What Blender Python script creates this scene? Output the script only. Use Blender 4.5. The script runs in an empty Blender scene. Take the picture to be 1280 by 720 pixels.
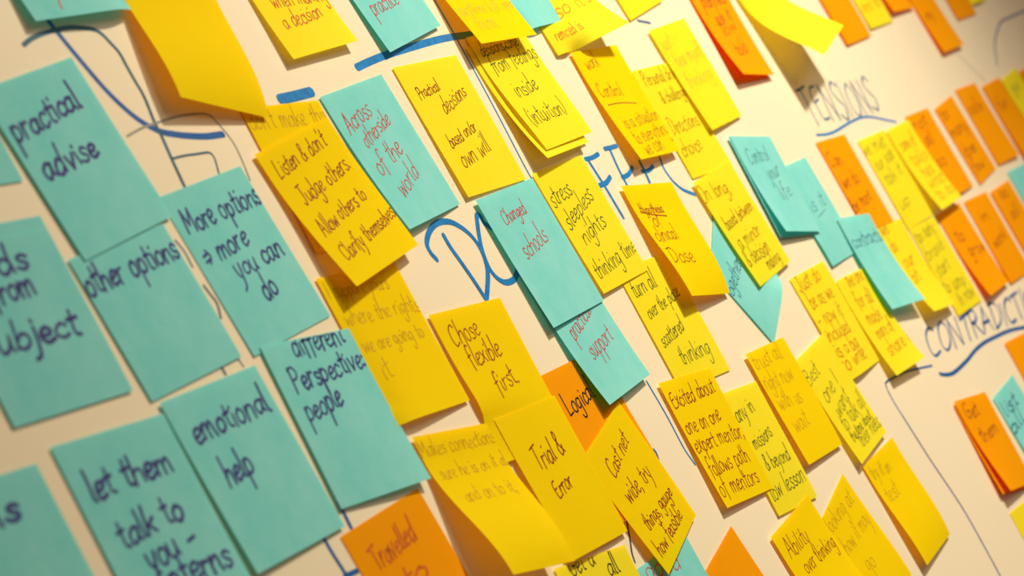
import bpy, math, random
import numpy as np

# ------------------------------------------------------------------ measured data
CAM = {"f": 3232.5031855213947, "d": 0.5461988651372084, "R": [[0.373435, -0.500313, 0.781174], [-0.183877, -0.865308, -0.466296], [0.90925, 0.030492, -0.415132]]}
BOARD_Z = 1.45          # height of the board's origin above the floor
SC = bpy.context.scene
COL = SC.collection

# ------------------------------------------------------------------ camera
def W(p, lift=0.0):     # board coordinates (along, up, out) -> world
    return (float(p[0]), -float(p[2] if len(p) > 2 else 0) - lift, float(p[1]) + BOARD_Z)
import mathutils
R = CAM['R']
cd = bpy.data.cameras.new('camera'); cam = bpy.data.objects.new('camera', cd); COL.objects.link(cam)
cd.sensor_width = 36; cd.lens = CAM['f'] * 36 / 1280; cd.clip_start = .02; cd.clip_end = 50
def wv(v): return mathutils.Vector((v[0], -v[2], v[1]))
rx, dn, fw = wv(R[0]), wv(R[1]), wv(R[2])
m = mathutils.Matrix((rx, -dn, -fw)).transposed().to_4x4()
m.translation = (0, -CAM['d'], BOARD_Z)
cam.matrix_world = m
cd.dof.use_dof = True; cd.dof.focus_distance = 1.37; cd.dof.aperture_fstop = 13
SC.camera = cam

# ------------------------------------------------------------------ world, lights, exposure
w = bpy.data.worlds.new('world'); SC.world = w; w.use_nodes = True
bg = w.node_tree.nodes['Background']; bg.inputs[0].default_value = (1.0, .68, .50, 1); bg.inputs[1].default_value = .20
def aim(o, t): o.rotation_euler = (mathutils.Vector(t) - o.location).to_track_quat('-Z', 'Y').to_euler()
def light(name, kind, loc, target, energy, color, **k):
    l = bpy.data.lights.new(name, kind); l.energy = energy; l.color = color
    for a, b in k.items(): setattr(l, a, b)
    o = bpy.data.objects.new(name, l); COL.objects.link(o); o.location = loc; aim(o, target); return o
light('vignette_key_light', 'SPOT', (1.84, -1.0, BOARD_Z + .94), (1.58, 0, BOARD_Z + .02), 103, (1.0, .91, .73),
      spot_size=math.radians(88), spot_blend=1.0, shadow_soft_size=.05)  # added spot: stands in for ceiling light, its falloff imitates lens vignette
light('fill_area_light', 'AREA', (1.7, -1.6, BOARD_Z + .9), (1.6, 0, BOARD_Z), 9, (1.0, .84, .66), size=.9)  # added unseen fill from the front, brightens note bottoms that curl down
SC.view_settings.view_transform = 'Standard'; SC.view_settings.look = 'None'
SC.view_settings.gamma = 1; SC.view_settings.use_curve_mapping = False
SC.view_settings.exposure = 0.07

# ------------------------------------------------------------------ materials
def mat(name, base, rough=.6, spec=.3, metal=0.0, noise=0.0, nscale=60, bump=0.0, trans=None, tfac=0.0, dark=None, coat=0.0):
    mt = bpy.data.materials.new(name); mt.use_nodes = True; nt = mt.node_tree; N = nt.nodes; L = nt.links
    b = N['Principled BSDF']; b.inputs['Roughness'].default_value = rough; b.inputs['Metallic'].default_value = metal
    b.inputs['Specular IOR Level'].default_value = spec
    b.inputs['Coat Weight'].default_value = coat
    tc = N.new('ShaderNodeTexCoord'); no = N.new('ShaderNodeTexNoise'); no.inputs['Scale'].default_value = nscale
    no.inputs['Detail'].default_value = 6; no.inputs['Roughness'].default_value = .65
    L.new(tc.outputs['Object'], no.inputs['Vector'])
    mx = N.new('ShaderNodeMix'); mx.data_type = 'RGBA'
    dk = dark or tuple(c * (1 - noise) for c in base)
    mx.inputs[6].default_value = (*base, 1); mx.inputs[7].default_value = (*dk, 1)
    rp = N.new('ShaderNodeMapRange'); rp.inputs[1].default_value = .35; rp.inputs[2].default_value = .65
    L.new(no.outputs['Fac'], rp.inputs[0]); L.new(rp.outputs[0], mx.inputs[0])
    L.new(mx.outputs[2], b.inputs['Base Color'])
    if bump:
        n2 = N.new('ShaderNodeTexNoise'); n2.inputs['Scale'].default_value = nscale * 12; n2.inputs['Detail'].default_value = 3
        L.new(tc.outputs['Object'], n2.inputs['Vector'])
        bp = N.new('ShaderNodeBump'); bp.inputs['Strength'].default_value = bump; bp.inputs['Distance'].default_value = .0004
        L.new(n2.outputs['Fac'], bp.inputs['Height']); L.new(bp.outputs[0], b.inputs['Normal'])
    if trans:
        t = N.new('ShaderNodeBsdfTranslucent'); t.inputs[0].default_value = (*trans, 1)
        ms = N.new('ShaderNodeMixShader'); ms.inputs[0].default_value = tfac
        L.new(b.outputs[0], ms.inputs[1]); L.new(t.outputs[0], ms.inputs[2])
        L.new(ms.outputs[0], N['Material Output'].inputs['Surface'])
    return mt
PAPER = {
 'C': mat('blue_note_paper', (.34, .87, .83), .8, .1, nscale=28, bump=.25, dark=(.25, .81, .78), trans=(.02, .55, .58), tfac=.28),
 'Y': mat('yellow_note_paper', (.99, .93, .03), .8, .1, nscale=14, bump=.2, dark=(.98, .89, .02), trans=(.95, .62, .01), tfac=.30),
 'A': mat('amber_note_paper', (.99, .83, .002), .8, .05, nscale=14, bump=.2, dark=(.98, .79, .001), trans=(1.0, .38, .003), tfac=.30),
 'O': mat('orange_note_paper', (.99, .45, .002), .8, .05, nscale=14, bump=.2, dark=(.98, .41, .001), trans=(1.0, .10, .003), tfac=.28),
}
INK = {k: mat(n, c, .55, .2, noise=.25, nscale=400) for k, (n, c) in {
 'pu': ('purple_ink', (.05, .045, .24)), 'rd': ('red_ink', (.68, .035, .02)), 'dr': ('dark_red_ink', (.33, .018, .008)),
 'bk': ('dark_green_ink', (.02, .055, .02)), 'bk2': ('black_ink', (.015, .012, .02)), 'br': ('brown_ink', (.38, .13, .01)),
 'bw': ('faint_brown_ink', (.72, .42, .01)), 'fy': ('faint_ochre_ink', (.85, .66, .05)), 'gy': ('pale_grey_ink', (.50, .46, .06)), 'gy2': ('slate_ink', (.08, .22, .26)),
 'gy3': ('olive_ink', (.25, .22, .03)), 'or': ('orange_red_ink', (.72, .16, .01)), 'bl': ('navy_ink', (.02, .08, .22))}.items()}
BOARD = mat('whiteboard_enamel', (.88, .77, .545), .45, .3, noise=.035, nscale=3.5, coat=.0)
MARK = {'b': mat('blue_board_marker', (.004, .23, .62), .5, .3, noise=.35, nscale=160),
        'd': mat('navy_board_marker', (.004, .12, .42), .5, .3, noise=.3, nscale=160),
        't': mat('teal_board_marker', (.03, .14, .22), .5, .3, noise=.3, nscale=160),
        'g': mat('grey_board_marker', (.34, .33, .29), .5, .3, noise=.3, nscale=160),
        'p': mat('faded_blue_board_marker', (.10, .20, .38), .5, .3, noise=.4, nscale=160),
        'k': mat('dark_board_marker', (.02, .03, .07), .5, .3, noise=.3, nscale=160)}
ALU = mat('brushed_aluminium', (.62, .60, .57), .35, .5, metal=1, noise=.15, nscale=90)
WALL = mat('wall_paint', (.62, .52, .40), .85, .2, noise=.06, nscale=9, bump=.3)
FLOOR = mat('floor_carpet', (.16, .13, .11), .95, .1, noise=.4, nscale=120, bump=.6)
SKIRT = mat('skirting_paint', (.70, .64, .55), .5, .3, noise=.05, nscale=20)

# ------------------------------------------------------------------ helpers
def mesh(name, V, F, mt, parent=None, smooth=False):
    me = bpy.data.meshes.new(name); me.from_pydata([tuple(v) for v in V], [], F); me.materials.append(mt)
    if smooth: me.polygons.foreach_set('use_smooth', [True] * len(me.polygons))
    me.update(); o = bpy.data.objects.new(name, me); COL.objects.link(o)
    if parent: o.parent = parent
    return o
def box(name, a, b, mt, parent=None, bevel=.002):
    import bmesh
    bm = bmesh.new(); bmesh.ops.create_cube(bm, size=1)
    for v in bm.verts:
        v.co = [(a[i] + b[i]) / 2 + v.co[i] * (b[i] - a[i]) for i in range(3)]
    if bevel: bmesh.ops.bevel(bm, geom=bm.edges[:], offset=bevel, segments=2, affect='EDGES')
    me = bpy.data.meshes.new(name); bm.to_mesh(me); bm.free(); me.materials.append(mt)
    o = bpy.data.objects.new(name, me); COL.objects.link(o)
    if parent: o.parent = parent
    return o

def smooth_path(pts, n=6):
    """Catmull-Rom through pts (2D)"""
    P = [np.array(p, float) for p in pts]
    if len(P) < 3: return P
    Q = [2 * P[0] - P[1]] + P + [2 * P[-1] - P[-2]]
    out = []
    for i in range(1, len(Q) - 2):
        a, b, c, d = Q[i - 1:i + 3]
        for j in range(n):
            t = j / n
            out.append(.5 * (2 * b + (c - a) * t + (2 * a - 5 * b + 4 * c - d) * t * t + (3 * b - a - 3 * c + d) * t ** 3))
    out.append(P[-1]); return out
def ribbon(path, w, V, F, put, taper=True):
    """flat strip with rounded ends along a 2D path (mm or m); put() maps 2D -> 3D"""
    P = [path[0]]
    for q in path[1:]:
        if np.hypot(*(q - P[-1])) > w * .12: P.append(q)
    if len(P) < 2: P.append(P[0] + np.array([w * .3, 0]))
    n = len(P); base = len(V)
    for i, p in enumerate(P):
        t = P[min(i + 1, n - 1)] - P[max(i - 1, 0)]; L = np.hypot(*t) or 1; t = t / L
        nn = np.array([-t[1], t[0]]); ww = w / 2
        V.append(put(p + nn * ww)); V.append(put(p - nn * ww))
    for i in range(n - 1):
        a = base + 2 * i; F.append((a, a + 1, a + 3, a + 2))
    for i, s in ((0, -1), (n - 1, 1)):                       # round caps
        t = (P[1] - P[0]) if i == 0 else (P[-1] - P[-2]); t = t / (np.hypot(*t) or 1); nn = np.array([-t[1], t[0]])
        k = [base + 2 * i]
        for a in (60, 30, 0, -30, -60) :
            r = math.radians(90 - (90 - a)); V.append(put(P[i] + (nn * math.sin(r) + s * t * math.cos(r)) * w / 2)); k.append(len(V) - 1)
        k.append(base + 2 * i + 1); F.append(tuple(k if s > 0 else k[::-1]))

# ------------------------------------------------------------------ a hand-written alphabet: advance and pen strokes
# (x to the right, baseline y = 0, small letters 1 high, ascenders 2)
G_SRC = '''
a .95|.75,.85 .45,1.02 .12,.7 .1,.25 .35,0 .62,.25 .75,.9|.75,.95 .72,.35 .9,.02
b .9|.15,2 .14,1 .12,.05|.13,.6 .4,.98 .75,.75 .72,.2 .4,-.02 .12,.15
c .8|.72,.8 .45,1 .15,.7 .12,.3 .4,0 .75,.2
d .95|.72,.8 .4,1 .12,.65 .15,.15 .42,0 .7,.35|.78,2 .74,1 .78,.02
e .85|.15,.5 .5,.55 .72,.8 .5,1.02 .2,.8 .12,.35 .35,0 .78,.2
f .7|.7,1.85 .48,2 .32,1.6 .3,.6 .28,-.4|.05,.95 .62,1.05
g .95|.75,.85 .4,1 .12,.65 .2,.15 .5,.1 .74,.6|.76,.95 .76,0 .65,-.8 .3,-.95 .1,-.6
h .95|.15,2 .14,1 .12,0|.13,.55 .4,.98 .7,.85 .75,.4 .8,0
i .4|.2,.95 .2,.4 .25,.02|.2,1.4 .22,1.48
j .45|.28,.95 .28,0 .2,-.7 -.05,-.9|.28,1.4 .3,1.48
k .85|.15,2 .13,1 .12,0|.7,1 .15,.45|.3,.6 .75,0
l .4|.18,2 .18,1 .2,.15 .35,0
m 1.3|.12,1 .12,.5 .1,0|.12,.6 .35,.98 .55,.85 .58,0|.58,.6 .82,.98 1.02,.85 1.08,.3 1.15,0
n .95|.12,1 .12,.5 .1,0|.12,.6 .4,.98 .68,.85 .72,.35 .8,0
o .9|.45,1 .15,.75 .12,.25 .42,0 .72,.25 .74,.75 .45,1
p .9|.15,.98 .14,0 .12,-.95|.14,.6 .4,1 .74,.75 .72,.25 .4,0 .14,.2
q .9|.74,.85 .4,1 .12,.65 .15,.15 .5,.05 .74,.5|.76,.95 .76,0 .8,-.95
r .7|.14,1 .14,.5 .12,0|.14,.55 .3,.9 .62,.95
s .75|.65,.85 .4,1 .18,.8 .3,.55 .58,.4 .6,.12 .35,-.02 .08,.15
t .65|.32,1.65 .3,.8 .32,.15 .58,.05|.05,1.05 .6,1.12
u .95|.12,1 .12,.35 .3,0 .6,.15 .72,.6|.74,1 .72,.4 .85,0
v .85|.1,1 .4,0|.4,0 .75,1.02
w 1.2|.08,1 .3,0|.3,0 .58,.8|.58,.8 .82,0|.82,0 1.08,1.02
x .85|.1,1 .75,0|.75,1 .1,0
y .9|.12,1 .2,.4 .42,.1|.76,1 .6,.2 .4,-.6 .1,-.95
z .85|.1,.95 .72,.98|.72,.98 .12,.02|.12,.02 .8,.04
A 1.15|.05,0 .52,1.9|.52,1.9 1.0,0|.2,.7 .9,.75
B 1.1|.15,1.9 .15,0|.15,1.85 .7,1.75 .75,1.2 .2,1 .8,.85 .85,.2 .15,0
C 1.1|1.0,1.6 .65,1.9 .2,1.5 .12,.6 .4,.02 .95,.2
D 1.15|.2,1.85 .22,0|.02,1.75 .6,1.85 1.02,1.3 .9,.4 .2,0
E 1.05|.85,1.85 .35,1.75 .18,1.3 .25,.6 .4,.08 .95,.12|.22,1.02 .75,1.1
G 1.15|.95,1.6 .6,1.9 .18,1.4 .15,.5 .5,0 .9,.3 .92,.8|.55,.8 1.05,.82
H 1.15|.18,1.9 .18,0|.9,1.9 .9,0|.18,.95 .9,1
I .45|.2,1.9 .2,0
J 1.0|.6,1.9 .62,.6 .4,0 .08,.3|.2,1.85 .95,1.9
L 1.0|.2,1.9 .18,1 .18,.05|.18,.05 .85,.12
M 1.4|.12,0 .2,1.9|.2,1.9 .62,.6|.62,.6 1.05,1.9|1.05,1.9 1.2,0
N 1.2|.15,0 .18,1.9|.18,1.9 .95,.05|.95,.05 1.0,1.9
S 1.0|.9,1.65 .55,1.9 .2,1.5 .5,1.0 .85,.6 .55,.02 .08,.25
R 1.1|.2,1.9 .18,0|.12,1.75 .65,1.9 .9,1.45 .6,1.05 .22,1.0|.4,1.0 1.0,0
O 1.2|.6,1.9 .2,1.5 .15,.5 .55,0 .98,.5 1,1.4 .6,1.9
P 1.05|.2,1.9 .2,.9 .18,-.1|.1,1.75 .6,1.95 .95,1.5 .75,1.05 .22,.9
T 1.0|.02,1.75 .5,1.85 1.0,1.95|.5,1.85 .48,.9 .5,0
. .35|.12,.02 .18,.1
, .35|.2,.1 .18,-.15 .08,-.35
' .3|.15,2 .12,1.6
: .35|.15,.05 .2,.12|.18,.75 .22,.82
- .8|.1,.5 .65,.6
> .75|.05,.35 .5,.4|.05,.75 .5,.8|.4,1.05 .68,.6 .4,.1
& 1.05|.95,.1 .5,.9 .3,1.5 .5,1.9 .7,1.5 .4,1 .12,.5 .35,0 .7,.15 .9,.7
( .5|.4,2 .15,1.2 .15,.4 .38,-.3
) .5|.1,2 .35,1.2 .35,.4 .1,-.3
/ .6|.5,1.9 .05,0
'''
GLY = {}
for ln in G_SRC.strip().split('\n'):
    parts = ln.split('|'); ch, adv = parts[0].split()
    GLY[ch] = (float(adv), [[tuple(map(float, p.split(','))) for p in s.split()] for s in parts[1:]])

def write_line(text, A, B, pen, V, F, put, rng, h=None, lean=None):
    """text along A->B in the note's own millimetres"""
    A = np.array(A); B = np.array(B); tot = sum(GLY[c][0] if c != ' ' else .7 for c in text)
    L = np.hypot(*(B - A)); e = (B - A) / L; up = np.array([-e[1], e[0]]); sx = L / tot
    # upright strokes follow the note's own height direction, not the line's slope
    nv = np.array([0, 1.0]); up = lean if lean is not None else up * .35 + nv * .65; up /= np.hypot(*up)
    h = h or min(max(sx * .86, 2.1), 6.0); x = 0
    for c in text:
        if c == ' ': x += .7; continue
        adv, strokes = GLY[c]; jy = rng.uniform(-.09, .09); sl = rng.uniform(.02, .16); hs = h * rng.uniform(.92, 1.1)
        for s in strokes:
            pts = [A + e * (x + px + sl * py + rng.uniform(-.03, .03)) * sx + up * (py + jy + rng.uniform(-.04, .04)) * hs for px, py in s]
            ribbon(smooth_path(pts, 5), pen * rng.uniform(.66, .9) * (1.25 if pen >= 1.3 else 1), V, F, put)
        x += adv

# ------------------------------------------------------------------ the sheets: bent rectangles, 76 mm, stuck along their top
S = .076; NU, NVv = 16, 22
def sheet(p):
    X, Z, rot, k0, k1, k2, w_, h_, lay = p
    u = np.linspace(-.5, .5, NU + 1)[:, None]; v = np.linspace(0, 1, 45)[None, :]
    g = np.clip((v - .12) / .88, 0, 1); gm = (g[:, 1:] + g[:, :-1]) / 2
    th = (k0 + k1 * u) * gm + k2 * gm * gm
    cz = np.concatenate([np.zeros((NU + 1, 1)), np.cumsum(np.cos(th) / 44, 1)], 1)
    cn = np.concatenate([np.zeros((NU + 1, 1)), np.cumsum(np.sin(th) / 44, 1)], 1)
    cz = cz[:, ::2]; cn = cn[:, ::2]
    lx = u * w_ * S + 0 * cz; lz = -cz * h_ * S
    c, s = math.cos(rot), math.sin(rot)
    n = np.maximum(cn * h_ * S, 0) + .0005 * lay + .0004
    return np.stack([X + c * lx - s * lz, Z + s * lx + c * lz, n], -1)
def to_uv(p, q):
    X, Z, rot = p[:3]; c, s = math.cos(rot), math.sin(rot); dx = q[..., 0] - X; dz = q[..., 1] - Z
    return (c * dx + s * dz) / (p[6] * S), -(-s * dx + c * dz) / (p[7] * S)
def sample(P, u, v):
    a = np.clip((np.asarray(u) + .5) * NU, 0, NU - 1e-6); b = np.clip(np.asarray(v) * NVv, 0, NVv - 1e-6)
    i = a.astype(int); j = b.astype(int); fa = (a - i)[..., None]; fb = (b - j)[..., None]
    return (P[i, j] * (1 - fa) + P[i + 1, j] * fa) * (1 - fb) + (P[i, j + 1] * (1 - fa) + P[i + 1, j + 1] * fa) * fb

# sheet: [along, up, turn, bend, skew, curl back, width, height, layer]; text: [words, baseline from u v to u v]
NOTES = [
  {'label': 'blue sticky note cut by the top edge at far left, trace of red pen', 'col': 'C', 'p': [0.9524, 0.2992, -0.0351, 0.1614, 0.099, 0.0062, 1.0176, 1.0014, 1.0], 'ink': 'rd', 'pen': 1.0, 'text': [['l', -0.207, 0.897, -0.201, 0.944]]},
  {'label': 'big blue sticky note reading practical advise in purple marker', 'col': 'C', 'p': [0.8894, 0.2044, 0.083, 0.0112, 0.0057, -0.005, 0.9899, 1.0277, 2.0], 'ink': 'pu', 'pen': 1.7, 'text': [['practical', -0.449, 0.32, 0.316, 0.267], ['advise', -0.391, 0.56, 0.207, 0.535]]},
  {'label': 'sliver of a blank blue note at the left edge beside practical advise', 'col': 'C', 'p': [0.8165, 0.2398, -0.0651, 0.0286, -0.0098, -0.0227, 1.0, 1.0003, 0.0]},
  {'label': 'blue sticky note reading from subject at the left edge', 'col': 'C', 'p': [0.8076, 0.1432, -0.061, 0.0356, -0.0029, -0.0451, 1.0404, 0.9466, 1.0], 'ink': 'pu', 'pen': 1.8, 'text': [['rds', -0.158, 0.206, 0.223, 0.199], ['from', -0.208, 0.375, 0.17, 0.346], ['subject', -0.452, 0.616, 0.346, 0.622]]},
  {'label': 'blue sticky note almost wholly hidden behind the from subject note', 'col': 'C', 'p': [0.8101, 0.1487, -0.0615, 0.05, 0.0, -0.0, 1.0, 1.0, 0.0]},
  {'label': 'blue sticky note reading other options', 'col': 'C', 'p': [0.887, 0.1271, 0.0258, 0.0406, -0.0002, -0.0618, 1.0004, 0.8419, 1.0], 'ink': 'pu', 'pen': 1.5, 'text': [['other options', -0.502, 0.274, 0.489, 0.24]]},
  {'label': 'blue sticky note reading more options, more you can do', 'col': 'C', 'p': [0.9712, 0.1409, 0.0374, 0.0142, -0.0029, -0.0079, 0.9984, 1.0217, 0.0], 'ink': 'pu', 'pen': 1.3, 'text': [['More options', -0.426, 0.25, 0.508, 0.245], ['> more', -0.421, 0.457, 0.131, 0.427], ['you can', -0.202, 0.588, 0.419, 0.56], ['do', -0.054, 0.763, 0.128, 0.757]]},
  {'label': 'blue sticky note reading different perspective, people', 'col': 'C', 'p': [0.9812, 0.0605, -0.1144, 0.0698, 0.0813, -0.0308, 1.0161, 1.0092, 2.0], 'ink': 'pu', 'pen': 1.3, 'text': [['different', -0.204, 0.1, 0.402, 0.081], ['Perspective:', -0.373, 0.306, 0.496, 0.241], ['people', -0.387, 0.486, 0.052, 0.43]]},
  {'label': 'blue sticky note reading emotional help', 'col': 'C', 'p': [0.8929, 0.0595, -0.0259, 0.0456, -0.0366, -0.0308, 1.0209, 1.0079, 2.0], 'ink': 'pu', 'pen': 1.5, 'text': [['emotional', -0.388, 0.273, 0.426, 0.255], ['help', -0.319, 0.542, -0.016, 0.515]]},
  {'label': 'blue sticky note reading let them talk to you', 'col': 'C', 'p': [0.8152, 0.0592, -0.078, 0.0226, 0.0226, 0.0106, 1.0099, 1.0004, 1.0], 'ink': 'pu', 'pen': 1.7, 'text': [['let them', -0.399, 0.316, 0.358, 0.288], ['talk to', -0.349, 0.583, 0.245, 0.54], ['you -', -0.244, 0.737, 0.242, 0.686], ['interns', -0.2, 0.859, 0.432, 0.855]]},
  {'label': 'blue sticky note cut off at the bottom left corner', 'col': 'C', 'p': [0.7267, 0.0617, -0.0731, 0.0277, -0.0173, 0.0037, 1.0, 1.0001, 1.0], 'ink': 'pu', 'pen': 2.0, 'text': [['ons', -0.251, 0.236, 0.222, 0.225]]},
  {'label': 'large blank amber sticky note curling far off the board at upper left', 'col': 'A', 'p': [1.0309, 0.2424, -0.2221, 0.6759, -0.2139, -0.843, 1.0236, 1.0062, 4.0]},
  {'label': 'amber sticky note with faint top line, mostly behind the listen note', 'col': 'A', 'p': [1.0719, 0.1651, -0.0788, 0.0478, 0.0368, -0.0365, 0.9775, 0.9892, 1.0], 'ink': 'bw', 'pen': 0.8, 'text': [["don't make this", -0.486, 0.15, 0.515, 0.161]]},
  {'label': "amber sticky note reading listen and don't judge others", 'col': 'A', 'p': [1.065, 0.1489, 0.0933, 0.3237, -0.1054, -0.2013, 1.0991, 0.9877, 3.0], 'ink': 'dr', 'pen': 0.9, 'text': [["Listen & don't", -0.403, 0.203, 0.315, 0.156], ['Judge others.', -0.341, 0.424, 0.403, 0.354], ['Allow others to', -0.39, 0.643, 0.333, 0.571], ['Clarify themselves', -0.376, 0.844, 0.5, 0.767]]},
  {'label': 'amber sticky note with faint writing right of the different perspective note', 'col': 'A', 'p': [1.055, 0.0797, -0.0733, 0.1165, -0.1561, -0.0269, 1.0134, 0.9973, 1.0], 'ink': 'bw', 'pen': 0.7, 'text': [['I support yours', -0.46, 0.139, 0.291, 0.168], ['where the rights', -0.428, 0.328, 0.507, 0.358], ['we are going to', -0.396, 0.52, 0.39, 0.525], ['it', -0.363, 0.716, -0.237, 0.713]]},
  {'label': 'amber sticky note reading chose flexible first', 'col': 'A', 'p': [1.1349, 0.0422, -0.0957, 0.1017, -0.2088, 0.0443, 1.0502, 1.0478, 2.0], 'ink': 'dr', 'pen': 0.9, 'text': [['Chose', -0.38, 0.24, 0.024, 0.199], ['flexible', -0.309, 0.383, 0.151, 0.361], ['first.', -0.171, 0.586, 0.182, 0.549]]},
  {'label': 'amber sticky note reading trial and error', 'col': 'A', 'p': [1.1345, -0.0149, -0.0749, 0.1124, -0.0626, -0.1168, 0.9564, 1.0056, 4.0], 'ink': 'dr', 'pen': 1.1, 'text': [['Trial &', -0.268, 0.414, 0.229, 0.363], ['Error', -0.235, 0.623, 0.082, 0.581]]},
  {'label': 'amber sticky note with faint lines bulging out left of trial and error', 'col': 'A', 'p': [1.0548, -0.006, -0.1654, 1.2436, -0.1775, -1.2767, 0.9514, 1.0219, 3.0], 'ink': 'bw', 'pen': 0.6, 'text': [['Makes connections', -0.496, 0.135, 0.51, 0.13], ['sure he is on it all', -0.412, 0.299, 0.52, 0.284], ['and on to it,', -0.334, 0.474, 0.36, 0.474]]},
  {'label': 'orange sticky note reading travelled at the bottom edge', 'col': 'O', 'p': [0.9636, -0.0208, 0.0024, 0.0382, -0.0195, 0.0042, 1.0365, 1.0001, 0.0], 'ink': 'or', 'pen': 1.5, 'text': [['Travelled', -0.338, 0.267, 0.214, 0.235], ['to', -0.193, 0.461, 0.139, 0.46]]},
  {'label': 'orange sticky note reading logical in black', 'col': 'O', 'p': [1.2076, -0.007, -0.0342, 0.0935, -0.0326, -0.0041, 1.0087, 1.0994, 1.0], 'ink': 'bk2', 'pen': 1.2, 'text': [['Logical', -0.387, 0.304, 0.127, 0.256]]},
  {'label': 'blue sticky note reading practical support in red, below changed schools', 'col': 'C', 'p': [1.248, 0.0481, 0.0252, 0.0671, -0.0705, 0.0618, 0.9537, 1.1057, 2.0], 'ink': 'rd', 'pen': 0.8, 'text': [['practical', -0.318, 0.561, 0.224, 0.463], ['support', -0.228, 0.725, 0.31, 0.677]]},
  {'label': 'blue sticky note reading changed schools in red', 'col': 'C', 'p': [1.2459, 0.0886, -0.0007, 0.057, -0.0591, -0.0313, 1.0437, 1.009, 4.0], 'ink': 'rd', 'pen': 0.8, 'text': [['Changed', -0.282, 0.236, 0.134, 0.208], ['schools', -0.267, 0.505, 0.21, 0.449]]},
  {'label': 'blue sticky note reading across otherside of the world in red', 'col': 'C', 'p': [1.1494, 0.1652, 0.0453, 0.0935, -0.1325, -0.0284, 0.9825, 1.0135, 1.0], 'ink': 'rd', 'pen': 0.8, 'text': [['Across', -0.401, 0.301, 0.059, 0.219], ['otherside', -0.298, 0.423, 0.235, 0.32], ['of the', -0.354, 0.625, 0.159, 0.53], ['world', -0.254, 0.816, 0.177, 0.706]]},
  {'label': 'yellow sticky note reading practical decisions based on own will', 'col': 'Y', 'p': [1.2427, 0.1678, -0.0243, 0.057, -0.0496, -0.0587, 1.0549, 1.0185, 1.0], 'ink': 'dr', 'pen': 0.8, 'text': [['Practical', -0.362, 0.261, -0.006, 0.222], ['decisions', -0.131, 0.411, 0.336, 0.306], ['based on/or', -0.323, 0.646, 0.187, 0.567], ['own will', -0.309, 0.806, 0.225, 0.732]]},
  {'label': 'yellow sticky note reading when making a decision in red at top', 'col': 'Y', 'p': [1.1354, 0.2604, 0.0232, 0.1076, 0.0209, 0.0193, 0.9517, 0.9988, 1.0], 'ink': 'rd', 'pen': 0.8, 'text': [['when making', -0.295, 0.636, 0.494, 0.659], ['a decision', -0.321, 0.795, 0.287, 0.769]]},
  {'label': 'blue sticky note reading practice in red at the top edge', 'col': 'C', 'p': [1.2348, 0.2559, 0.1084, 0.0896, -0.032, -0.045, 1.0265, 0.9996, 1.0], 'ink': 'rd', 'pen': 0.8, 'text': [['practice', -0.354, 0.735, 0.125, 0.733]]},
  {'label': 'yellow sticky note with very faint writing overhanging the feelings note', 'col': 'A', 'p': [1.3391, 0.2401, -0.0298, 0.4318, -0.0263, -0.2501, 1.0601, 1.0005, 4.0], 'ink': 'fy', 'pen': 0.6, 'text': [['questions left open', -0.472, 0.739, 0.532, 0.733], ['them', -0.35, 0.89, -0.01, 0.887]]},
  {'label': 'blank corner of a blue note between two yellow ones at the top edge', 'col': 'C', 'p': [1.4087, 0.2458, 0.025, 0.1139, -0.1762, -0.0163, 0.9905, 1.0018, 1.0]},
  {'label': 'wide yellow sticky note with orange-red writing at the top edge', 'col': 'Y', 'p': [1.4575, 0.2275, -0.0038, 0.3001, 0.5086, 0.0094, 1.1765, 1.0164, 0.0], 'ink': 'or', 'pen': 0.8, 'text': [['remixed is', -0.402, 0.895, 0.008, 0.87], ["so it's", -0.154, 0.723, 0.443, 0.669]]},
  {'label': 'blank yellow sticky note corner at top edge, right of the orange-written one', 'col': 'Y', 'p': [1.5861, 0.239, 0.0994, 0.03, 0.0066, -0.0201, 0.9988, 1.0001, 1.0]},
  {'label': 'yellow sticky note reading decisions come from feelings inside, intuition', 'col': 'Y', 'p': [1.3454, 0.1754, 0.0173, 0.4322, -0.0911, -0.3631, 1.0491, 1.0038, 2.0], 'ink': 'bk', 'pen': 0.8, 'text': [['decisions come', -0.403, 0.173, 0.295, 0.165], ['from feelings', -0.385, 0.322, 0.48, 0.302], ['inside', -0.308, 0.56, 0.138, 0.54], ['(intuition)', -0.411, 0.793, 0.305, 0.787]]},
  {'label': 'amber sticky note reading control with an underline', 'col': 'A', 'p': [1.4701, 0.1486, -0.0434, 0.2257, -0.1151, -0.1462, 0.9992, 1.0099, 3.0], 'ink': 'br', 'pen': 0.7, 'text': [['work', -0.353, 0.17, -0.052, 0.153], ['Control', -0.398, 0.418, 0.054, 0.434], ['is a situation', -0.332, 0.72, 0.5, 0.699], ['to everything', -0.332, 0.871, 0.524, 0.834], ['we can', -0.288, 0.983, 0.188, 0.96]], 'extra': [[[-0.385, 0.489], [-0.114, 0.493], [0.2, 0.524]]]},
  {'label': 'yellow sticky note reading personal drive, directions, choice', 'col': 'Y', 'p': [1.5485, 0.1271, -0.0269, 0.0429, 0.0292, -0.0333, 0.9855, 1.0126, 1.0], 'ink': 'br', 'pen': 0.8, 'text': [['Personal drive', -0.376, 0.151, 0.481, 0.151], ['& challenge', -0.212, 0.338, 0.413, 0.319], ['Directions', -0.385, 0.614, 0.329, 0.594], ['choice', -0.431, 0.808, 0.078, 0.801]]},
  {'label': 'yellow sticky note with pale grey writing above the personal drive note', 'col': 'Y', 'p': [1.612, 0.1506, 0.0224, 0.0847, -0.0854, -0.06, 0.9872, 0.9991, 3.0], 'ink': 'gy', 'pen': 0.6, 'text': [['just -', -0.416, 0.209, 0.023, 0.194], ['hear myself', -0.328, 0.395, 0.457, 0.357], ['thinking', -0.385, 0.603, 0.365, 0.587]]},
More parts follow.
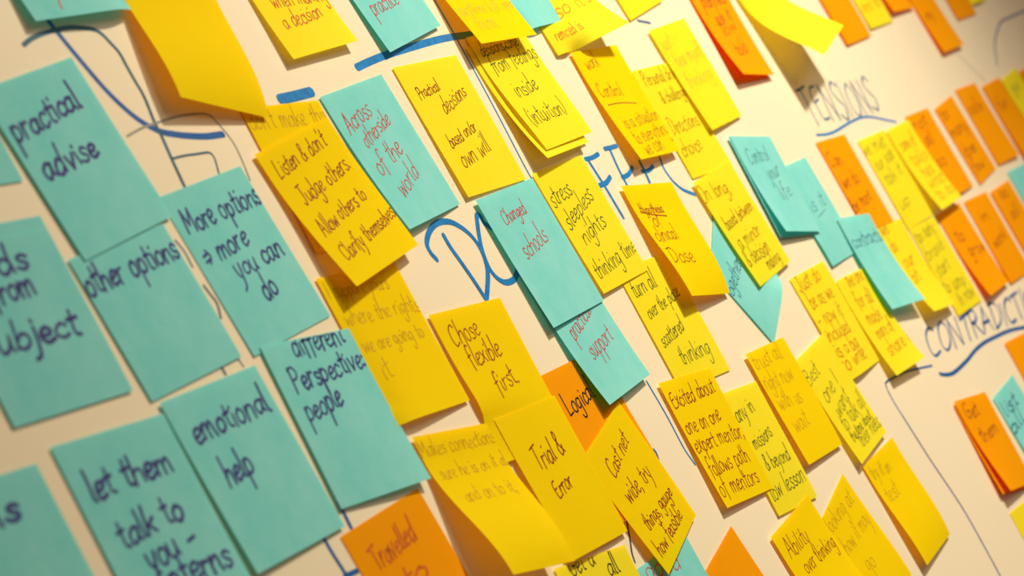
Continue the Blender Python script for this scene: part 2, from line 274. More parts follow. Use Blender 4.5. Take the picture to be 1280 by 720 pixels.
  {'label': 'yellow sticky note reading stress, sleepless nights, thinking time', 'col': 'Y', 'p': [1.3282, 0.0907, -0.0012, 0.0479, -0.0388, -0.036, 1.0019, 0.9954, 2.0], 'ink': 'bk', 'pen': 0.8, 'text': [['stress', -0.452, 0.295, -0.013, 0.25], ['sleepless', -0.419, 0.486, 0.293, 0.333], ['nights', -0.306, 0.635, 0.252, 0.559], ['thinking time', -0.428, 0.902, 0.51, 0.831]]},
  {'label': 'amber sticky note reading dose with its top word crossed out', 'col': 'A', 'p': [1.4313, 0.06, -0.1334, 0.6072, -0.229, -0.7339, 1.0069, 1.0074, 4.0], 'ink': 'dr', 'pen': 0.8, 'text': [['Hypothesis', -0.391, 0.246, 0.046, 0.253], ['or', -0.307, 0.375, -0.119, 0.349], ['clinical', -0.44, 0.507, 0.004, 0.497], ['Dose', -0.438, 0.711, 0.045, 0.715]], 'extra': [[[-0.402, 0.231], [-0.215, 0.263], [0.04, 0.288]]]},
  {'label': 'yellow sticky note reading turn all over the place, scattered thinking', 'col': 'Y', 'p': [1.3664, 0.0214, -0.0775, 0.038, -0.007, -0.0549, 1.0672, 1.0151, 1.0], 'ink': 'bk', 'pen': 0.8, 'text': [['turn all', -0.424, 0.259, 0.044, 0.217], ['over the place', -0.378, 0.442, 0.337, 0.34], ['scattered', -0.402, 0.673, 0.1, 0.591], ['thinking', -0.253, 0.836, 0.339, 0.819]]},
  {'label': 'yellow sticky note reading on long, based between a minor decision', 'col': 'Y', 'p': [1.5416, 0.0505, 0.042, 0.0684, -0.0705, -0.029, 1.0509, 1.0027, 4.0], 'ink': 'dr', 'pen': 0.8, 'text': [['On long,', -0.537, 0.189, 0.151, 0.233], ['based between', -0.388, 0.483, 0.403, 0.458], ['a minor', -0.375, 0.677, 0.239, 0.667], ['& decision', -0.444, 0.824, 0.215, 0.83], ['making', -0.079, 0.944, 0.317, 0.944]]},
  {'label': 'blue sticky note stuck askew beneath the minor decision note', 'col': 'C', 'p': [1.4877, 0.0144, 0.4978, 0.2187, 0.3528, -0.0565, 0.9975, 0.8649, 1.0], 'ink': 'bl', 'pen': 0.8, 'text': [['together', -0.56, 0.345, 0.069, 0.463]]},
  {'label': 'pale blue sticky note reading control your life', 'col': 'C', 'p': [1.6432, 0.0606, -0.1585, 0.0868, -0.1212, 0.004, 0.9771, 0.9675, 4.0], 'ink': 'gy2', 'pen': 0.8, 'text': [['Control', -0.347, 0.288, 0.201, 0.242], ['your', -0.085, 0.46, 0.28, 0.398], ['life', -0.056, 0.674, 0.3, 0.605]]},
  {'label': 'blue sticky note poking out right of and below the control your life note', 'col': 'C', 'p': [1.6929, 0.0321, -0.0125, 0.1047, -0.0373, -0.1553, 0.9188, 0.9832, 2.0], 'ink': 'gy2', 'pen': 0.8, 'text': [['is it', -0.202, 0.502, 0.321, 0.478], ['-', -0.151, 0.596, 0.26, 0.565]]},
  {'label': 'pale blue sticky note with one dark blue word, lifted over yellow notes', 'col': 'C', 'p': [1.75, -0.0206, -0.1216, 0.1723, 0.0737, 0.0115, 0.9396, 0.9659, 5.0], 'ink': 'bl', 'pen': 1.0, 'text': [['contracts', -0.443, 0.327, 0.505, 0.295]]},
  {'label': 'orange sticky note right of the pale blue notes, three brown words', 'col': 'O', 'p': [1.8039, 0.0354, -0.0549, 0.012, -0.0099, 0.0012, 0.9368, 0.963, 1.0], 'ink': 'dr', 'pen': 1.1, 'text': [['Can', -0.463, 0.279, -0.012, 0.283], ['we do', -0.424, 0.522, 0.188, 0.519], ['be more', -0.504, 0.784, 0.246, 0.714]]},
  {'label': 'yellow sticky note with grey writing, left of an overlapping yellow note', 'col': 'Y', 'p': [1.8985, 0.0238, -0.022, 0.0454, -0.0062, -0.0613, 1.0162, 0.9944, 1.0], 'ink': 'gy3', 'pen': 1, 'text': [['we met', -0.577, 0.177, 0.308, 0.16], ['our side', -0.412, 0.362, 0.355, 0.304], ['talk it', -0.375, 0.54, 0.327, 0.484], ['up', -0.402, 0.817, 0.053, 0.782]]},
  {'label': 'yellow sticky note with five short orange-red lines beside the orange row', 'col': 'Y', 'p': [1.9735, 0.0212, -0.007, 0.1946, -0.0261, 0.0022, 0.9456, 0.9819, 3.0], 'ink': 'or', 'pen': 1, 'text': [['some of', -0.339, 0.274, 0.292, 0.268], ['talks', -0.296, 0.467, 0.393, 0.454], ['help', -0.219, 0.638, 0.299, 0.614], ['what', -0.285, 0.768, 0.452, 0.757], ['to do', -0.312, 0.905, 0.465, 0.906]]},
  {'label': 'first orange sticky note of the upper orange row, partly under yellow', 'col': 'O', 'p': [2.045, 0.023, -0.0277, 0.0804, -0.088, -0.0433, 0.9823, 0.9752, 1.0], 'ink': 'dr', 'pen': 1.2, 'text': [['not', -0.448, 0.202, 0.211, 0.157], ['all', -0.315, 0.397, 0.063, 0.373], ['so', -0.384, 0.645, 0.048, 0.644]]},
  {'label': 'second orange sticky note of the upper orange row, rounded top', 'col': 'O', 'p': [2.1358, 0.0201, 0.0527, 0.0361, 0.0004, -0.0425, 0.9439, 0.9618, 1.0], 'ink': 'dr', 'pen': 1.2, 'text': [['to', -0.443, 0.184, -0.081, 0.179], ['many', -0.474, 0.395, 0.371, 0.426], ['be', -0.4, 0.662, 0.182, 0.681], ['few', -0.431, 0.864, 0.159, 0.889]]},
  {'label': 'third orange sticky note of the upper orange row', 'col': 'O', 'p': [2.2291, 0.0233, -0.033, 0.0513, 0.0549, -0.008, 0.9834, 0.9811, 1.0], 'ink': 'dr', 'pen': 1.2, 'text': [['safe', -0.424, 0.339, 0.23, 0.329]]},
  {'label': 'fourth orange sticky note of the upper orange row, at right edge', 'col': 'O', 'p': [2.3182, 0.016, -0.0012, 0.0901, 0.0761, -0.0016, 0.9723, 0.9877, 2.0], 'ink': 'dr', 'pen': 1.2, 'text': [['fun', -0.326, 0.353, 0.191, 0.362]]},
  {'label': 'small visible piece of yellow note behind the fourth upper-row orange note', 'col': 'Y', 'p': [2.3985, 0.0148, 0.0492, 0.11, -0.0, -0.0, 1.0153, 1.0, 1.0], 'ink': 'gy3', 'pen': 1.2, 'text': [['go', -0.322, 0.209, 0.147, 0.232]]},
  {'label': 'last sliver of orange note at the right edge in the upper row', 'col': 'O', 'p': [2.477, 0.0122, 0.0129, 0.11, 0.0, -0.0, 1.0035, 1.0, 2.0]},
  {'label': 'first orange sticky note of the lower orange row, its top in shadow', 'col': 'O', 'p': [1.9805, -0.0555, -0.022, 0.1333, -0.0827, 0.0005, 0.9968, 0.9757, 1.0], 'ink': 'dr', 'pen': 1.2, 'text': [['to', -0.342, 0.358, 0.021, 0.375], ['grow', -0.2, 0.552, 0.464, 0.575]]},
  {'label': 'second orange sticky note of the lower orange row', 'col': 'O', 'p': [2.07, -0.0601, -0.0475, 0.0399, -0.0202, -0.0346, 1.0072, 0.9893, 1.0], 'ink': 'dr', 'pen': 1.2, 'text': [['in', -0.302, 0.284, 0.109, 0.285], ['work', -0.334, 0.594, 0.314, 0.558]]},
  {'label': 'third orange sticky note of the lower orange row, at right edge', 'col': 'O', 'p': [2.1549, -0.0648, -0.0109, 0.0295, 0.0225, 0.0009, 0.9571, 1.0003, 2.0], 'ink': 'dr', 'pen': 1.2, 'text': [['so', -0.223, 0.137, 0.177, 0.154], ['all', -0.248, 0.391, 0.215, 0.381]]},
  {'label': 'blue sticky note corner at right edge between the two orange rows', 'col': 'C', 'p': [2.2431, -0.0607, -0.0427, 0.0623, 0.0068, 0.0025, 1.0, 1.0002, 1.0]},
  {'label': 'yellow sticky note half hidden under the lifted pale blue note', 'col': 'Y', 'p': [1.8201, -0.0381, -0.083, 0.2122, -0.1439, 0.0129, 0.9261, 0.9791, 1.0], 'ink': 'or', 'pen': 1.2, 'text': [['we', -0.365, 0.116, -0.079, 0.102], ['do', -0.329, 0.303, -0.116, 0.288], ['our', -0.255, 0.493, 0.173, 0.47], ['bit', -0.32, 0.667, -0.0, 0.637]]},
  {'label': 'yellow sticky note with blackish words directly left of the lower orange row', 'col': 'Y', 'p': [1.8971, -0.0524, -0.037, 0.0379, -0.0009, -0.0425, 0.9821, 0.9727, 1.0], 'ink': 'gy3', 'pen': 1, 'text': [['too early', -0.466, 0.174, 0.302, 0.143], ['brave', -0.461, 0.382, 0.305, 0.341], ['start', -0.423, 0.579, 0.112, 0.544], ['to jump', -0.481, 0.751, 0.313, 0.77], ['in now', -0.247, 0.933, 0.412, 0.91]]},
  {'label': 'yellow sticky note starting just do in orange-red, six lines', 'col': 'Y', 'p': [1.6098, -0.0345, -0.0253, 0.1103, -0.1427, -0.0517, 1.0121, 0.9974, 1.0], 'ink': 'or', 'pen': 1, 'text': [['Just do', -0.433, 0.149, 0.231, 0.13], ['be as we', -0.374, 0.32, 0.302, 0.32], ['- now it', -0.451, 0.485, 0.262, 0.494], ['included', -0.447, 0.636, 0.209, 0.652], ['is a big', -0.448, 0.785, 0.179, 0.797], ['to write', -0.491, 0.916, 0.204, 0.915]]},
  {'label': 'yellow sticky note shaded green at its top by the lifted blue note', 'col': 'Y', 'p': [1.6823, -0.053, -0.0492, 0.1737, 0.047, 0.0015, 0.9013, 0.9832, 2.0], 'ink': 'or', 'pen': 1, 'text': [['the one', -0.233, 0.11, 0.344, 0.091], ['for all', -0.279, 0.313, 0.242, 0.324], ['made', -0.291, 0.49, 0.188, 0.501], ['more of', -0.283, 0.648, 0.301, 0.632], ['share it', -0.295, 0.826, 0.586, 0.811]]},
  {'label': 'amber sticky note with faint brown lines, overlapping the missions note', 'col': 'A', 'p': [1.4665, -0.0586, -0.0676, 0.0725, -0.0484, -0.0698, 0.9435, 0.9844, 4.0], 'ink': 'bw', 'pen': 0.8, 'text': [['trust all', -0.453, 0.149, 0.264, 0.154], ['right now', -0.464, 0.336, 0.248, 0.35], ['with us', -0.414, 0.518, 0.165, 0.547], ['wait', -0.363, 0.727, 0.035, 0.731]]},
  {'label': 'yellow sticky note crammed with small black writing near its bottom', 'col': 'Y', 'p': [1.5367, -0.0757, 0.051, 0.0678, -0.0371, -0.0056, 0.9706, 0.99, 3.0], 'ink': 'bk', 'pen': 0.7, 'text': [['Best', -0.508, 0.24, -0.116, 0.229], ['one I', -0.366, 0.453, 0.165, 0.391], ['want', -0.302, 0.613, 0.168, 0.548], ['to talk all', -0.364, 0.731, 0.442, 0.701], ['the time about', -0.358, 0.833, 0.397, 0.823], ['their needs', -0.243, 0.921, 0.584, 0.928]]},
  {'label': 'yellow sticky note reading missions and beyond in dark green, partly covered', 'col': 'Y', 'p': [1.3928, -0.0693, -0.1059, 0.0578, 0.0114, -0.09, 0.8853, 1.003, 2.0], 'ink': 'bk', 'pen': 0.8, 'text': [['any in', -0.327, 0.25, 0.161, 0.213], ['missions', -0.272, 0.489, 0.25, 0.436], ['& beyond', -0.257, 0.667, 0.36, 0.656], ['low lesson', -0.449, 0.888, 0.446, 0.842]]},
  {'label': 'amber sticky note reading excited about one on one expert mentor', 'col': 'A', 'p': [1.3334, -0.0462, -0.118, 0.0653, -0.0589, -0.0433, 1.0156, 1.0109, 3.0], 'ink': 'dr', 'pen': 0.9, 'text': [['Excited about', -0.463, 0.212, 0.397, 0.184], ['one on one', -0.453, 0.418, 0.243, 0.396], ['expert mentor,', -0.473, 0.563, 0.481, 0.569], ['follows path', -0.448, 0.756, 0.357, 0.746], ['of mentors', -0.465, 0.925, 0.334, 0.919]]},
  {'label': 'amber sticky note bulging at lower right with two faint words', 'col': 'A', 'p': [1.5496, -0.1548, 0.0031, 0.4169, -0.0892, -0.5174, 0.9938, 0.9537, 2.0], 'ink': 'bw', 'pen': 0.9, 'text': [['try it on', -0.433, 0.155, 0.079, 0.213], ['test', -0.416, 0.39, -0.061, 0.414]]},
  {'label': 'amber sticky note reading ability over thinking at the bottom edge', 'col': 'A', 'p': [1.3646, -0.1452, 0.04, 0.2202, -0.0166, -0.004, 1.0585, 0.9997, 3.0], 'ink': 'dr', 'pen': 0.8, 'text': [['Ability', -0.392, 0.223, 0.093, 0.254], ['over thinking', -0.293, 0.407, 0.451, 0.435]]},
  {'label': 'amber sticky note with faint slanted words right of the ability note', 'col': 'A', 'p': [1.4401, -0.155, 0.1563, 0.2314, -0.0369, -0.2535, 0.9527, 0.9964, 1.0], 'ink': 'bw', 'pen': 0.7, 'text': [['looking at', -0.479, 0.144, 0.374, 0.209], ['how it may', -0.421, 0.366, 0.422, 0.433], ['go', -0.266, 0.597, -0.041, 0.634]]},
  {'label': 'blank orange sticky note whose pointed corner rises at the bottom edge', 'col': 'O', 'p': [1.2526, -0.1321, 0.1433, 0.0156, -0.0331, 0.0411, 0.879, 1.0005, 1.0]},
  {'label': 'blue sticky note with red writing beneath the cast net note', 'col': 'C', 'p': [1.1911, -0.1137, -0.0555, 0.0971, 0.0032, -0.0014, 0.9593, 0.9999, 1.0], 'ink': 'rd', 'pen': 0.8, 'text': [['good', -0.407, 0.099, 0.185, 0.167]]},
  {'label': 'yellow sticky note reading get a in black, shaded under trial and error', 'col': 'Y', 'p': [1.1174, -0.0923, -0.1519, 0.1131, 0.0077, -0.0037, 1.0643, 0.9993, 1.0], 'ink': 'bk2', 'pen': 1.1, 'text': [['Get a', -0.333, 0.096, 0.027, 0.05], ['all', 0.124, 0.162, 0.284, 0.151]]},
  {'label': 'amber sticky note reading cast net wide, try things, gauge how feasible', 'col': 'A', 'p': [1.1988, -0.0446, 0.1816, 0.1011, -0.0975, -0.0881, 0.9848, 0.9657, 4.0], 'ink': 'dr', 'pen': 0.9, 'text': [['Cast net', -0.27, 0.295, 0.261, 0.238], ['wide, try', -0.306, 0.496, 0.26, 0.534], ['things, gauge', -0.323, 0.72, 0.364, 0.749], ['how feasible', -0.417, 0.896, 0.287, 0.908]]},
  {'label': 'orange sticky note with brown writing hanging from the upper edge, lifted', 'col': 'O', 'p': [1.7241, 0.1722, -0.0876, 0.1363, -0.1523, 0.0125, 0.9944, 1.0001, 2.0], 'ink': 'dr', 'pen': 1.1, 'text': [['planned', -0.319, 0.26, 0.383, 0.212], ['ask it', -0.202, 0.46, 0.291, 0.381], ['low', -0.228, 0.571, 0.269, 0.486], ['told', -0.202, 0.791, 0.187, 0.733]]},
  {'label': 'reddish orange sticky note in shade behind the lifted one at top', 'col': 'O', 'p': [1.7196, 0.1707, -0.0566, 0.0457, -0.0064, -0.0613, 0.9183, 1.0003, 0.0]},
  {'label': 'blank yellow sticky note twisting far off the board at the upper edge', 'col': 'Y', 'p': [1.8159, 0.1657, 0.1791, 1.6752, 0.042, -1.1474, 1.0661, 1.0355, 5.0]},
  {'label': 'blank orange sticky note at top edge, right of the twisting yellow note', 'col': 'O', 'p': [2.003, 0.1707, 0.0051, 0.0916, -0.0199, -0.1143, 0.9982, 1.0012, 2.0]},
  {'label': 'small yellow sticky note piece with orange words at the top edge', 'col': 'Y', 'p': [2.0898, 0.1758, -0.0071, 0.0599, -0.0384, -0.05, 0.999, 1.0004, 1.0], 'ink': 'or', 'pen': 1, 'text': [['are to', -0.41, 0.811, 0.399, 0.796]]},
  {'label': 'short orange sticky note tip at the top edge beside the small yellow piece', 'col': 'O', 'p': [2.1709, 0.1809, -0.0272, 0.092, -0.0656, -0.0013, 0.998, 1.0002, 1.0]},
  {'label': 'longest orange sticky note hanging alone at the upper right', 'col': 'O', 'p': [2.2524, 0.133, -0.0074, 0.0857, -0.0027, -0.001, 1.01, 0.9998, 2.0], 'ink': 'dr', 'pen': 1.2, 'text': [['my', -0.306, 0.577, 0.048, 0.56]]},
  {'label': 'small orange sticky note tip at the top edge, furthest right orange', 'col': 'O', 'p': [2.3712, 0.1549, -0.0125, 0.0334, -0.0072, -0.0241, 1.0061, 1.0, 1.0]},
  {'label': 'tiny yellow corner of a note at the top edge, far right', 'col': 'Y', 'p': [2.4392, 0.1636, -0.0146, 0.0979, -0.1557, -0.0018, 0.9874, 1.0039, 0.0]},
  {'label': 'orange sticky note with two brown words at lower right edge, curling out', 'col': 'O', 'p': [1.7766, -0.1733, -0.1514, 0.2071, -0.1983, -0.1508, 1.0197, 0.9596, 3.0], 'ink': 'dr', 'pen': 1.2, 'text': [['Get', -0.377, 0.212, 0.034, 0.197], ['them', -0.343, 0.483, 0.302, 0.421]]},
  {'label': 'shaded red-orange sticky note behind the curling one at lower right', 'col': 'O', 'p': [1.7697, -0.1768, -0.1993, 0.0859, -0.0953, -0.0592, 0.8919, 0.9142, 1.0]},
  {'label': 'blue sticky note with dark blue writing at the lower right edge', 'col': 'C', 'p': [1.8644, -0.1865, 0.0184, 0.0965, 0.0126, 0.0026, 0.9869, 1.0001, 1.0], 'ink': 'bl', 'pen': 1.4, 'text': [['list', -0.444, 0.236, 0.184, 0.234], ['all', -0.548, 0.396, 0.067, 0.407]]},
  {'label': 'orange sticky note corner at the right edge above the dark-written blue note', 'col': 'O', 'p': [1.9655, -0.1676, -0.0873, 0.0133, 0.0297, 0.0323, 1.0124, 1.0008, 1.0]},
  {'label': 'tiny yellow note corner at the right edge, lowest of that side', 'col': 'Y', 'p': [1.7576, -0.2547, -0.077, 0.1048, -0.0053, -0.0026, 0.8775, 0.9998, 0.0]},
  {'label': 'shaded blue sticky note directly behind the control your life note', 'col': 'C', 'p': [1.6393, 0.0613, -0.143, 0.0412, -0.0042, -0.053, 0.9321, 0.9889, 3.0]},
  {'label': 'yellow sticky note showing as a strip behind the intuition note', 'col': 'Y', 'p': [1.337, 0.1701, 0.0207, 0.1656, -0.1304, 0.0569, 0.9973, 0.9972, 1.0]},
]
MARKS = [
  ['marker_line', 'thick dark blue curve from the top left note down to the right', 3.2, [[[0.9274, 0.2272], [0.9298, 0.2193], [0.9341, 0.2069], [0.9412, 0.1895], [0.9505, 0.1761], [0.9615, 0.1679], [0.9733, 0.1641], [0.9847, 0.1616], [0.997, 0.1596], [1.0105, 0.1586]]]],
  ['marker_line', 'thin teal loop bending down behind the left blue notes', 2.4, [[[0.9011, 0.2172], [0.909, 0.2193], [0.9187, 0.2206], [0.9316, 0.2213], [0.9437, 0.2209], [0.9562, 0.2187], [0.961, 0.2159], [0.9638, 0.2111], [0.9662, 0.2058], [0.966, 0.1997], [0.9659, 0.1918], [0.9659, 0.184], [0.9628, 0.1721], [0.9619, 0.1645], [0.9597, 0.1536], [0.9575, 0.1407]]]],
  ['marker_line', 'faint grey looping line beneath the big curling amber note', 1.0, [[[0.9368, 0.1688], [0.9507, 0.1706], [0.9649, 0.1713], [0.9791, 0.1718], [0.9908, 0.1715], [1.0038, 0.1702], [1.0091, 0.1683], [1.011, 0.1651], [1.0136, 0.1595], [1.0151, 0.1529], [1.014, 0.1448], [1.0111, 0.135]]]],
  ['marker_line', 'thin teal bracket line left of the blue options note', 1.1, [[[0.9603, 0.1541], [0.9709, 0.1539], [0.9802, 0.1532], [0.9896, 0.1525], [0.9924, 0.1513], [0.9926, 0.1484], [0.9895, 0.1421]]]],
  ['marker_dash', 'short thick bright blue dash above the amber note', 5.6, [[[1.0765, 0.1677], [1.0906, 0.1674], [1.1089, 0.1674]]]],
  ['marker_line', 'bright blue stroke running right below the blue practice note', 4.2, [[[1.1676, 0.1737], [1.1854, 0.1752], [1.2058, 0.1764], [1.2381, 0.1773], [1.2803, 0.1778], [1.319, 0.1763]]]],
  ['marker_line', 'long thin blue divider line down the middle of the board', 1.5, [[[1.2973, 0.2061], [1.2977, 0.1904], [1.2972, 0.1741], [1.2947, 0.1377], [1.2905, 0.1004], [1.2898, 0.0893]]]],
  ['marker_line', 'thin blue divider line between the support note and the excited note', 1.6, [[[1.2869, -0.0374], [1.287, -0.0591], [1.2852, -0.0783], [1.2872, -0.0891]]]],
  ['marker_line', 'thin blue frame line running down the right part of the board', 1.6, [[[1.7422, -0.1386], [1.6876, -0.1297], [1.6556, -0.1267], [1.6401, -0.1257], [1.633, -0.1274], [1.6303, -0.1387], [1.6322, -0.1554], [1.6343, -0.175]], [[1.6314, -0.1499], [1.6352, -0.1835], [1.6423, -0.2216], [1.6415, -0.2514], [1.6384, -0.282]]]],
  ['marker_line', 'wavy blue underline below the capital heading on the right', 3.0, [[[1.7483, -0.1468], [1.7586, -0.15], [1.774, -0.1528], [1.7941, -0.1536], [1.8246, -0.1535], [1.8504, -0.1525], [1.8811, -0.153], [1.9155, -0.1558], [1.9498, -0.1591], [1.9759, -0.1627], [2.0139, -0.1691]]]],
  ['marker_line', 'blue underline below the upper right capital heading', 2.2, [[[1.7818, 0.0421], [1.8023, 0.0394], [1.8253, 0.0384], [1.8524, 0.0391], [1.8796, 0.0396], [1.9051, 0.0389], [1.9271, 0.0361], [1.9511, 0.0307], [1.9815, 0.0236]]]],
  ['marker_line', 'pale grey curve at the upper right', 2.2, [[[2.3791, 0.0268], [2.4132, 0.0446], [2.4501, 0.0552], [2.4892, 0.0623], [2.5281, 0.0626], [2.5676, 0.0626], [2.6134, 0.0625]]]],
  ['marker_line', 'thin grey diagonal line at the upper right', 1.0, [[[2.2695, 0.0517], [2.286, 0.037], [2.3086, 0.0185]]]],
  ['marker_line', 'small pale blue stroke under the top yellow notes', 2.0, [[[1.571, 0.1588], [1.5899, 0.1551]]]],
  ['marker_line', 'short blue line right of the blue support note', 1.5, [[[1.2494, -0.0693], [1.2497, -0.0717], [1.2483, -0.0747]]]],
  ['marker_line', 'dark thin line beneath the lower amber note', 1.4, [[[1.1772, -0.0884], [1.1724, -0.0934], [1.1667, -0.0994], [1.1618, -0.1043], [1.1595, -0.1086]]]],
  ['marker_line', 'blue line below the lower left blue notes', 2.6, [[[0.9128, -0.0174], [0.9128, -0.0248], [0.9135, -0.0324], [0.9136, -0.0367]]]],
  ['marker_line', 'short dark blue line above the travelled note', 2.6, [[[0.9374, -0.0089], [0.9367, -0.0151], [0.9361, -0.0198]]]],
  ['marker_dash', 'short dark blue hook left of the travelled note', 2.4, [[[0.9123, -0.0354], [0.918, -0.036], [0.9229, -0.0364]]]],
  ['marker_line', 'thin dark line between two left blue notes', 1.2, [[[0.9301, 0.0978], [0.9313, 0.0932], [0.9323, 0.0895], [0.9312, 0.0862], [0.9291, 0.0826]]]],
  ['marker_line', 'short thin dark mark right of other options', 1.2, [[[0.9285, 0.1197], [0.9303, 0.114], [0.9299, 0.107]]]],
  ['marker_dash', 'short thin dark mark between the other options and emotional help notes', 2.0, [[[0.91, 0.064], [0.9098, 0.0605]]]],
  ['marker_dash', 'short thin dark mark above the emotional help note', 0.8, [[[0.9248, 0.0639], [0.9254, 0.06]]]],
  ['marker_lettering', 'large blue capital D', 3.3, [[[1.1362, 0.0691], [1.1343, 0.0729], [1.1351, 0.0775], [1.1416, 0.0817], [1.1508, 0.0847], [1.1602, 0.0855], [1.1697, 0.0841], [1.177, 0.0808], [1.1832, 0.0754], [1.1863, 0.0699], [1.1865, 0.0639], [1.1846, 0.0584], [1.1802, 0.0527], [1.1728, 0.0471], [1.1637, 0.0412]], [[1.1569, 0.0784], [1.1569, 0.0717], [1.159, 0.0622], [1.161, 0.0515], [1.1621, 0.0416]]]],
  ['marker_lettering', 'large blue capital O partly behind a blue note', 3.3, [[[1.2111, 0.0728], [1.2066, 0.0763], [1.2065, 0.0809], [1.2031, 0.0813], [1.1982, 0.0768], [1.193, 0.0712], [1.1879, 0.0643], [1.1851, 0.0576], [1.1844, 0.0525], [1.1869, 0.0476], [1.1929, 0.0441], [1.2029, 0.0436], [1.2117, 0.0462], [1.2183, 0.0502]]]],
  ['marker_lettering', 'large blue capital letters between yellow notes', 3.0, [[[1.3722, 0.0877], [1.3833, 0.0871], [1.3941, 0.0878]], [[1.3751, 0.0866], [1.3771, 0.0687], [1.3776, 0.0485]], [[1.3704, 0.0706], [1.3817, 0.0706], [1.3919, 0.0728]], [[1.4064, 0.0892], [1.416, 0.0886], [1.4258, 0.0883]], [[1.4137, 0.0884], [1.4098, 0.0753], [1.4084, 0.0633]], [[1.4079, 0.0695], [1.4195, 0.0699], [1.4309, 0.0729]], [[1.4412, 0.0682], [1.4512, 0.0672], [1.4617, 0.0686]], [[1.4459, 0.074], [1.4446, 0.0664], [1.4422, 0.0588]], [[1.4795, 0.0714], [1.4761, 0.0652], [1.4774, 0.0578], [1.4804, 0.0529], [1.487, 0.0475], [1.5003, 0.042]]]],
]
WORDS = [['faded blue capital lettering at the upper right', 'TENSIONS', [1.7877, 0.0494], [1.9641, 0.0369], [1.791, 0.079], 1.7, 'p'], ['blue capital heading on the right beneath the orange notes', 'CONTRADICTIONS', [1.7511, -0.134], [2.1226, -0.1723], [1.7615, -0.1148], 1.9, 'd']]


# ------------------------------------------------------------------ setting
wall = box('wall_back', (-1.5, .03, 0), (5.2, .15, 2.9), WALL, bevel=0); wall['kind'] = 'structure'
flo = box('floor', (-1.5, -3.0, -.1), (5.2, .15, 0), FLOOR, bevel=0); flo['kind'] = 'structure'
sk = box('baseboard_back', (-1.5, .016, 0), (5.2, .031, .09), SKIRT, bevel=.003); sk['kind'] = 'structure'

# ------------------------------------------------------------------ the whiteboard with its marker writing
wb = bpy.data.objects.new('whiteboard', None); COL.objects.link(wb)
wb['label'] = 'large cream-lit whiteboard covered in sticky notes and blue marker lines'; wb['category'] = 'whiteboard'
X0, X1, Z0, Z1 = .25, 3.35, BOARD_Z - .62, BOARD_Z + .62
wb.location = (0, 0, 0)
box('board_panel', (X0, 0, Z0), (X1, .0305, Z1), BOARD, wb, bevel=0)
for nm, a, b in (('frame_rail', (X0 - .02, -.008, Z1 - .004), (X1 + .02, .031, Z1 + .022)), ('frame_rail', (X0 - .02, -.008, Z0 - .022), (X1 + .02, .031, Z0 + .004)),
                 ('frame_rail', (X0 - .022, -.008, Z0 - .02), (X0 + .004, .031, Z1 + .02)), ('frame_rail', (X1 - .004, -.008, Z0 - .02), (X1 + .022, .031, Z1 + .02)),
                 ('pen_tray', (X0 + .9, -.075, Z0 - .03), (X1 - .9, -.005, Z0 - .018))):
    box(nm, a, b, ALU, wb, bevel=.003)
MCOL = {'teal': 't', 'faint grey': 'g', 'pale grey': 'p', 'thin grey': 'g', 'dark thin': 'k', 'thin dark': 't', 'dark blue line': 'd', 'dark blue hook': 'd', 'lower left': 'd', 'dark blue': 'd', 'faded': 'p', 'heading on the right beneath': 'd', 'pale blue': 'p', 'wavy': 'd', 'running down the right': 'd'}
for i, (nm, lb, wd, pls) in enumerate(MARKS):
    V, F = [], []; key = next((v for k, v in MCOL.items() if k in lb), 'b')
    rr = random.Random(i)
    for j, pl in enumerate(pls):
        put = lambda q, o=.00006 * (j % 4 + 1) + .00004 * (i % 5): W((q[0], q[1], o))
        ribbon(smooth_path(pl, 10), wd / 1000 * rr.uniform(.93, 1.07), V, F, put)
    o = mesh(nm, V, F, MARK[key], wb); o['label'] = lb

for lb, word, A, B, T, pen, key in WORDS:
    A, B, T = (np.array(q) * 1000 for q in (A, B, T)); V, F = [], []
    write_line(word, A, B, pen / .78, V, F, lambda q: W((q[0] / 1000, q[1] / 1000, .00012)), random.Random(7), h=float(np.hypot(*(T - A))) / 1.9, lean=(T - A))
    o = mesh('marker_lettering', V, F, MARK[key], wb); o['label'] = lb
# ------------------------------------------------------------------ the sticky notes
grids = [sheet(r['p']) for r in NOTES]
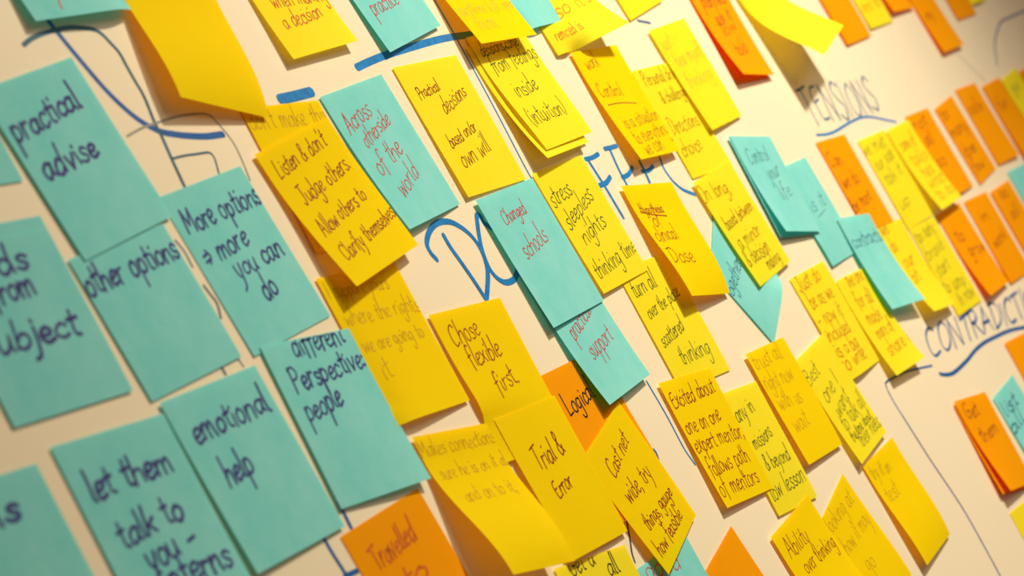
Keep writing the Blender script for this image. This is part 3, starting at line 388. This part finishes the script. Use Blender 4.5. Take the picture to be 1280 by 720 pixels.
# an upper note presses down whatever lies under it
order = sorted(range(len(NOTES)), key=lambda i: -NOTES[i]['p'][8])
for i in range(len(NOTES)):
    pi, gi = NOTES[i]['p'], grids[i]; lim = np.full(gi.shape[:2], 1e3)
    for j in range(len(NOTES)):
        pj = NOTES[j]['p']
        if pj[8] <= pi[8] or abs(pj[0] - pi[0]) > .14 or abs(pj[1] - pi[1]) > .14: continue
        u, v = to_uv(pj, gi); ins = (np.abs(u) < .52) & (v > -.02) & (v < 1.02)
        hj = sample(grids[j], np.clip(u, -.5, .5), np.clip(v, 0, 1))[..., 2] - .0004
        lim = np.where(ins, np.minimum(lim, hj), lim)
    cut = np.maximum(gi[..., 2] - np.maximum(lim, .0004), 0)
    if cut.max() > 0:                        # spread the dent smoothly over the sheet
        sp = cut.copy()
        for _ in range(10):
            q = np.pad(sp, 1, mode='edge'); sp = np.maximum(cut, (q[1:-1, 1:-1] * 2 + q[:-2, 1:-1] + q[2:, 1:-1] + q[1:-1, :-2] + q[1:-1, 2:]) / 6)
        gi[..., 2] = np.maximum(gi[..., 2] - sp, np.minimum(gi[..., 2], .0004))
GROUP = {'C': 'blue sticky notes on the whiteboard', 'Y': 'yellow sticky notes on the whiteboard', 'A': 'amber sticky notes on the whiteboard', 'O': 'orange sticky notes on the whiteboard'}
for idx, r in enumerate(NOTES):
    P = grids[idx]; rng = random.Random(100 + idx); p = r['p']
    o0 = np.array([p[0], p[1], 0.0])
    root = bpy.data.objects.new('sticky_note', None); COL.objects.link(root); root.empty_display_size = .02
    root.location = W(o0)
    root['label'] = r['label']; root['category'] = 'sticky note'; root['group'] = GROUP[r['col']]
    loc = lambda q, l=0.0: (float(q[0] - o0[0]), -float(q[2]) - l, float(q[1] - o0[1]))
    V = [loc(P[i, j]) for i in range(NU + 1) for j in range(NVv + 1)]
    F = [(i * (NVv + 1) + j, i * (NVv + 1) + j + 1, (i + 1) * (NVv + 1) + j + 1, (i + 1) * (NVv + 1) + j) for i in range(NU) for j in range(NVv)]
    mesh('paper_sheet', V, F, PAPER[r['col']], root, True)
    # normals for lifting the ink off the paper
    if 'text' in r:
        nrm = np.cross(np.gradient(P, axis=0), np.gradient(P, axis=1)); nrm /= np.linalg.norm(nrm, axis=-1, keepdims=True)
        nrm *= np.sign(nrm[..., 2:3])
        wS, hS = p[6] * 76, p[7] * 76
        def put(q, up=[.0001]):
            u, v = q[0] / wS, -q[1] / hS
            u = min(max(u, -.495), .495); v = min(max(v, .004), .996)
            s = sample(P, u, v) + sample(nrm, u, v) * .00012
            return loc(s)
        V, F = [], []
        for s, u0, v0, u1, v1 in r['text']:
            write_line(s, (u0 * wS, -v0 * hS), (u1 * wS, -v1 * hS), r['pen'], V, F, put, rng)
        for pl in r.get('extra', []):
            ribbon(smooth_path([(a * wS, -b * hS) for a, b in pl], 5), r['pen'], V, F, put)
        mesh('handwriting', V, F, INK[r['ink']], root)
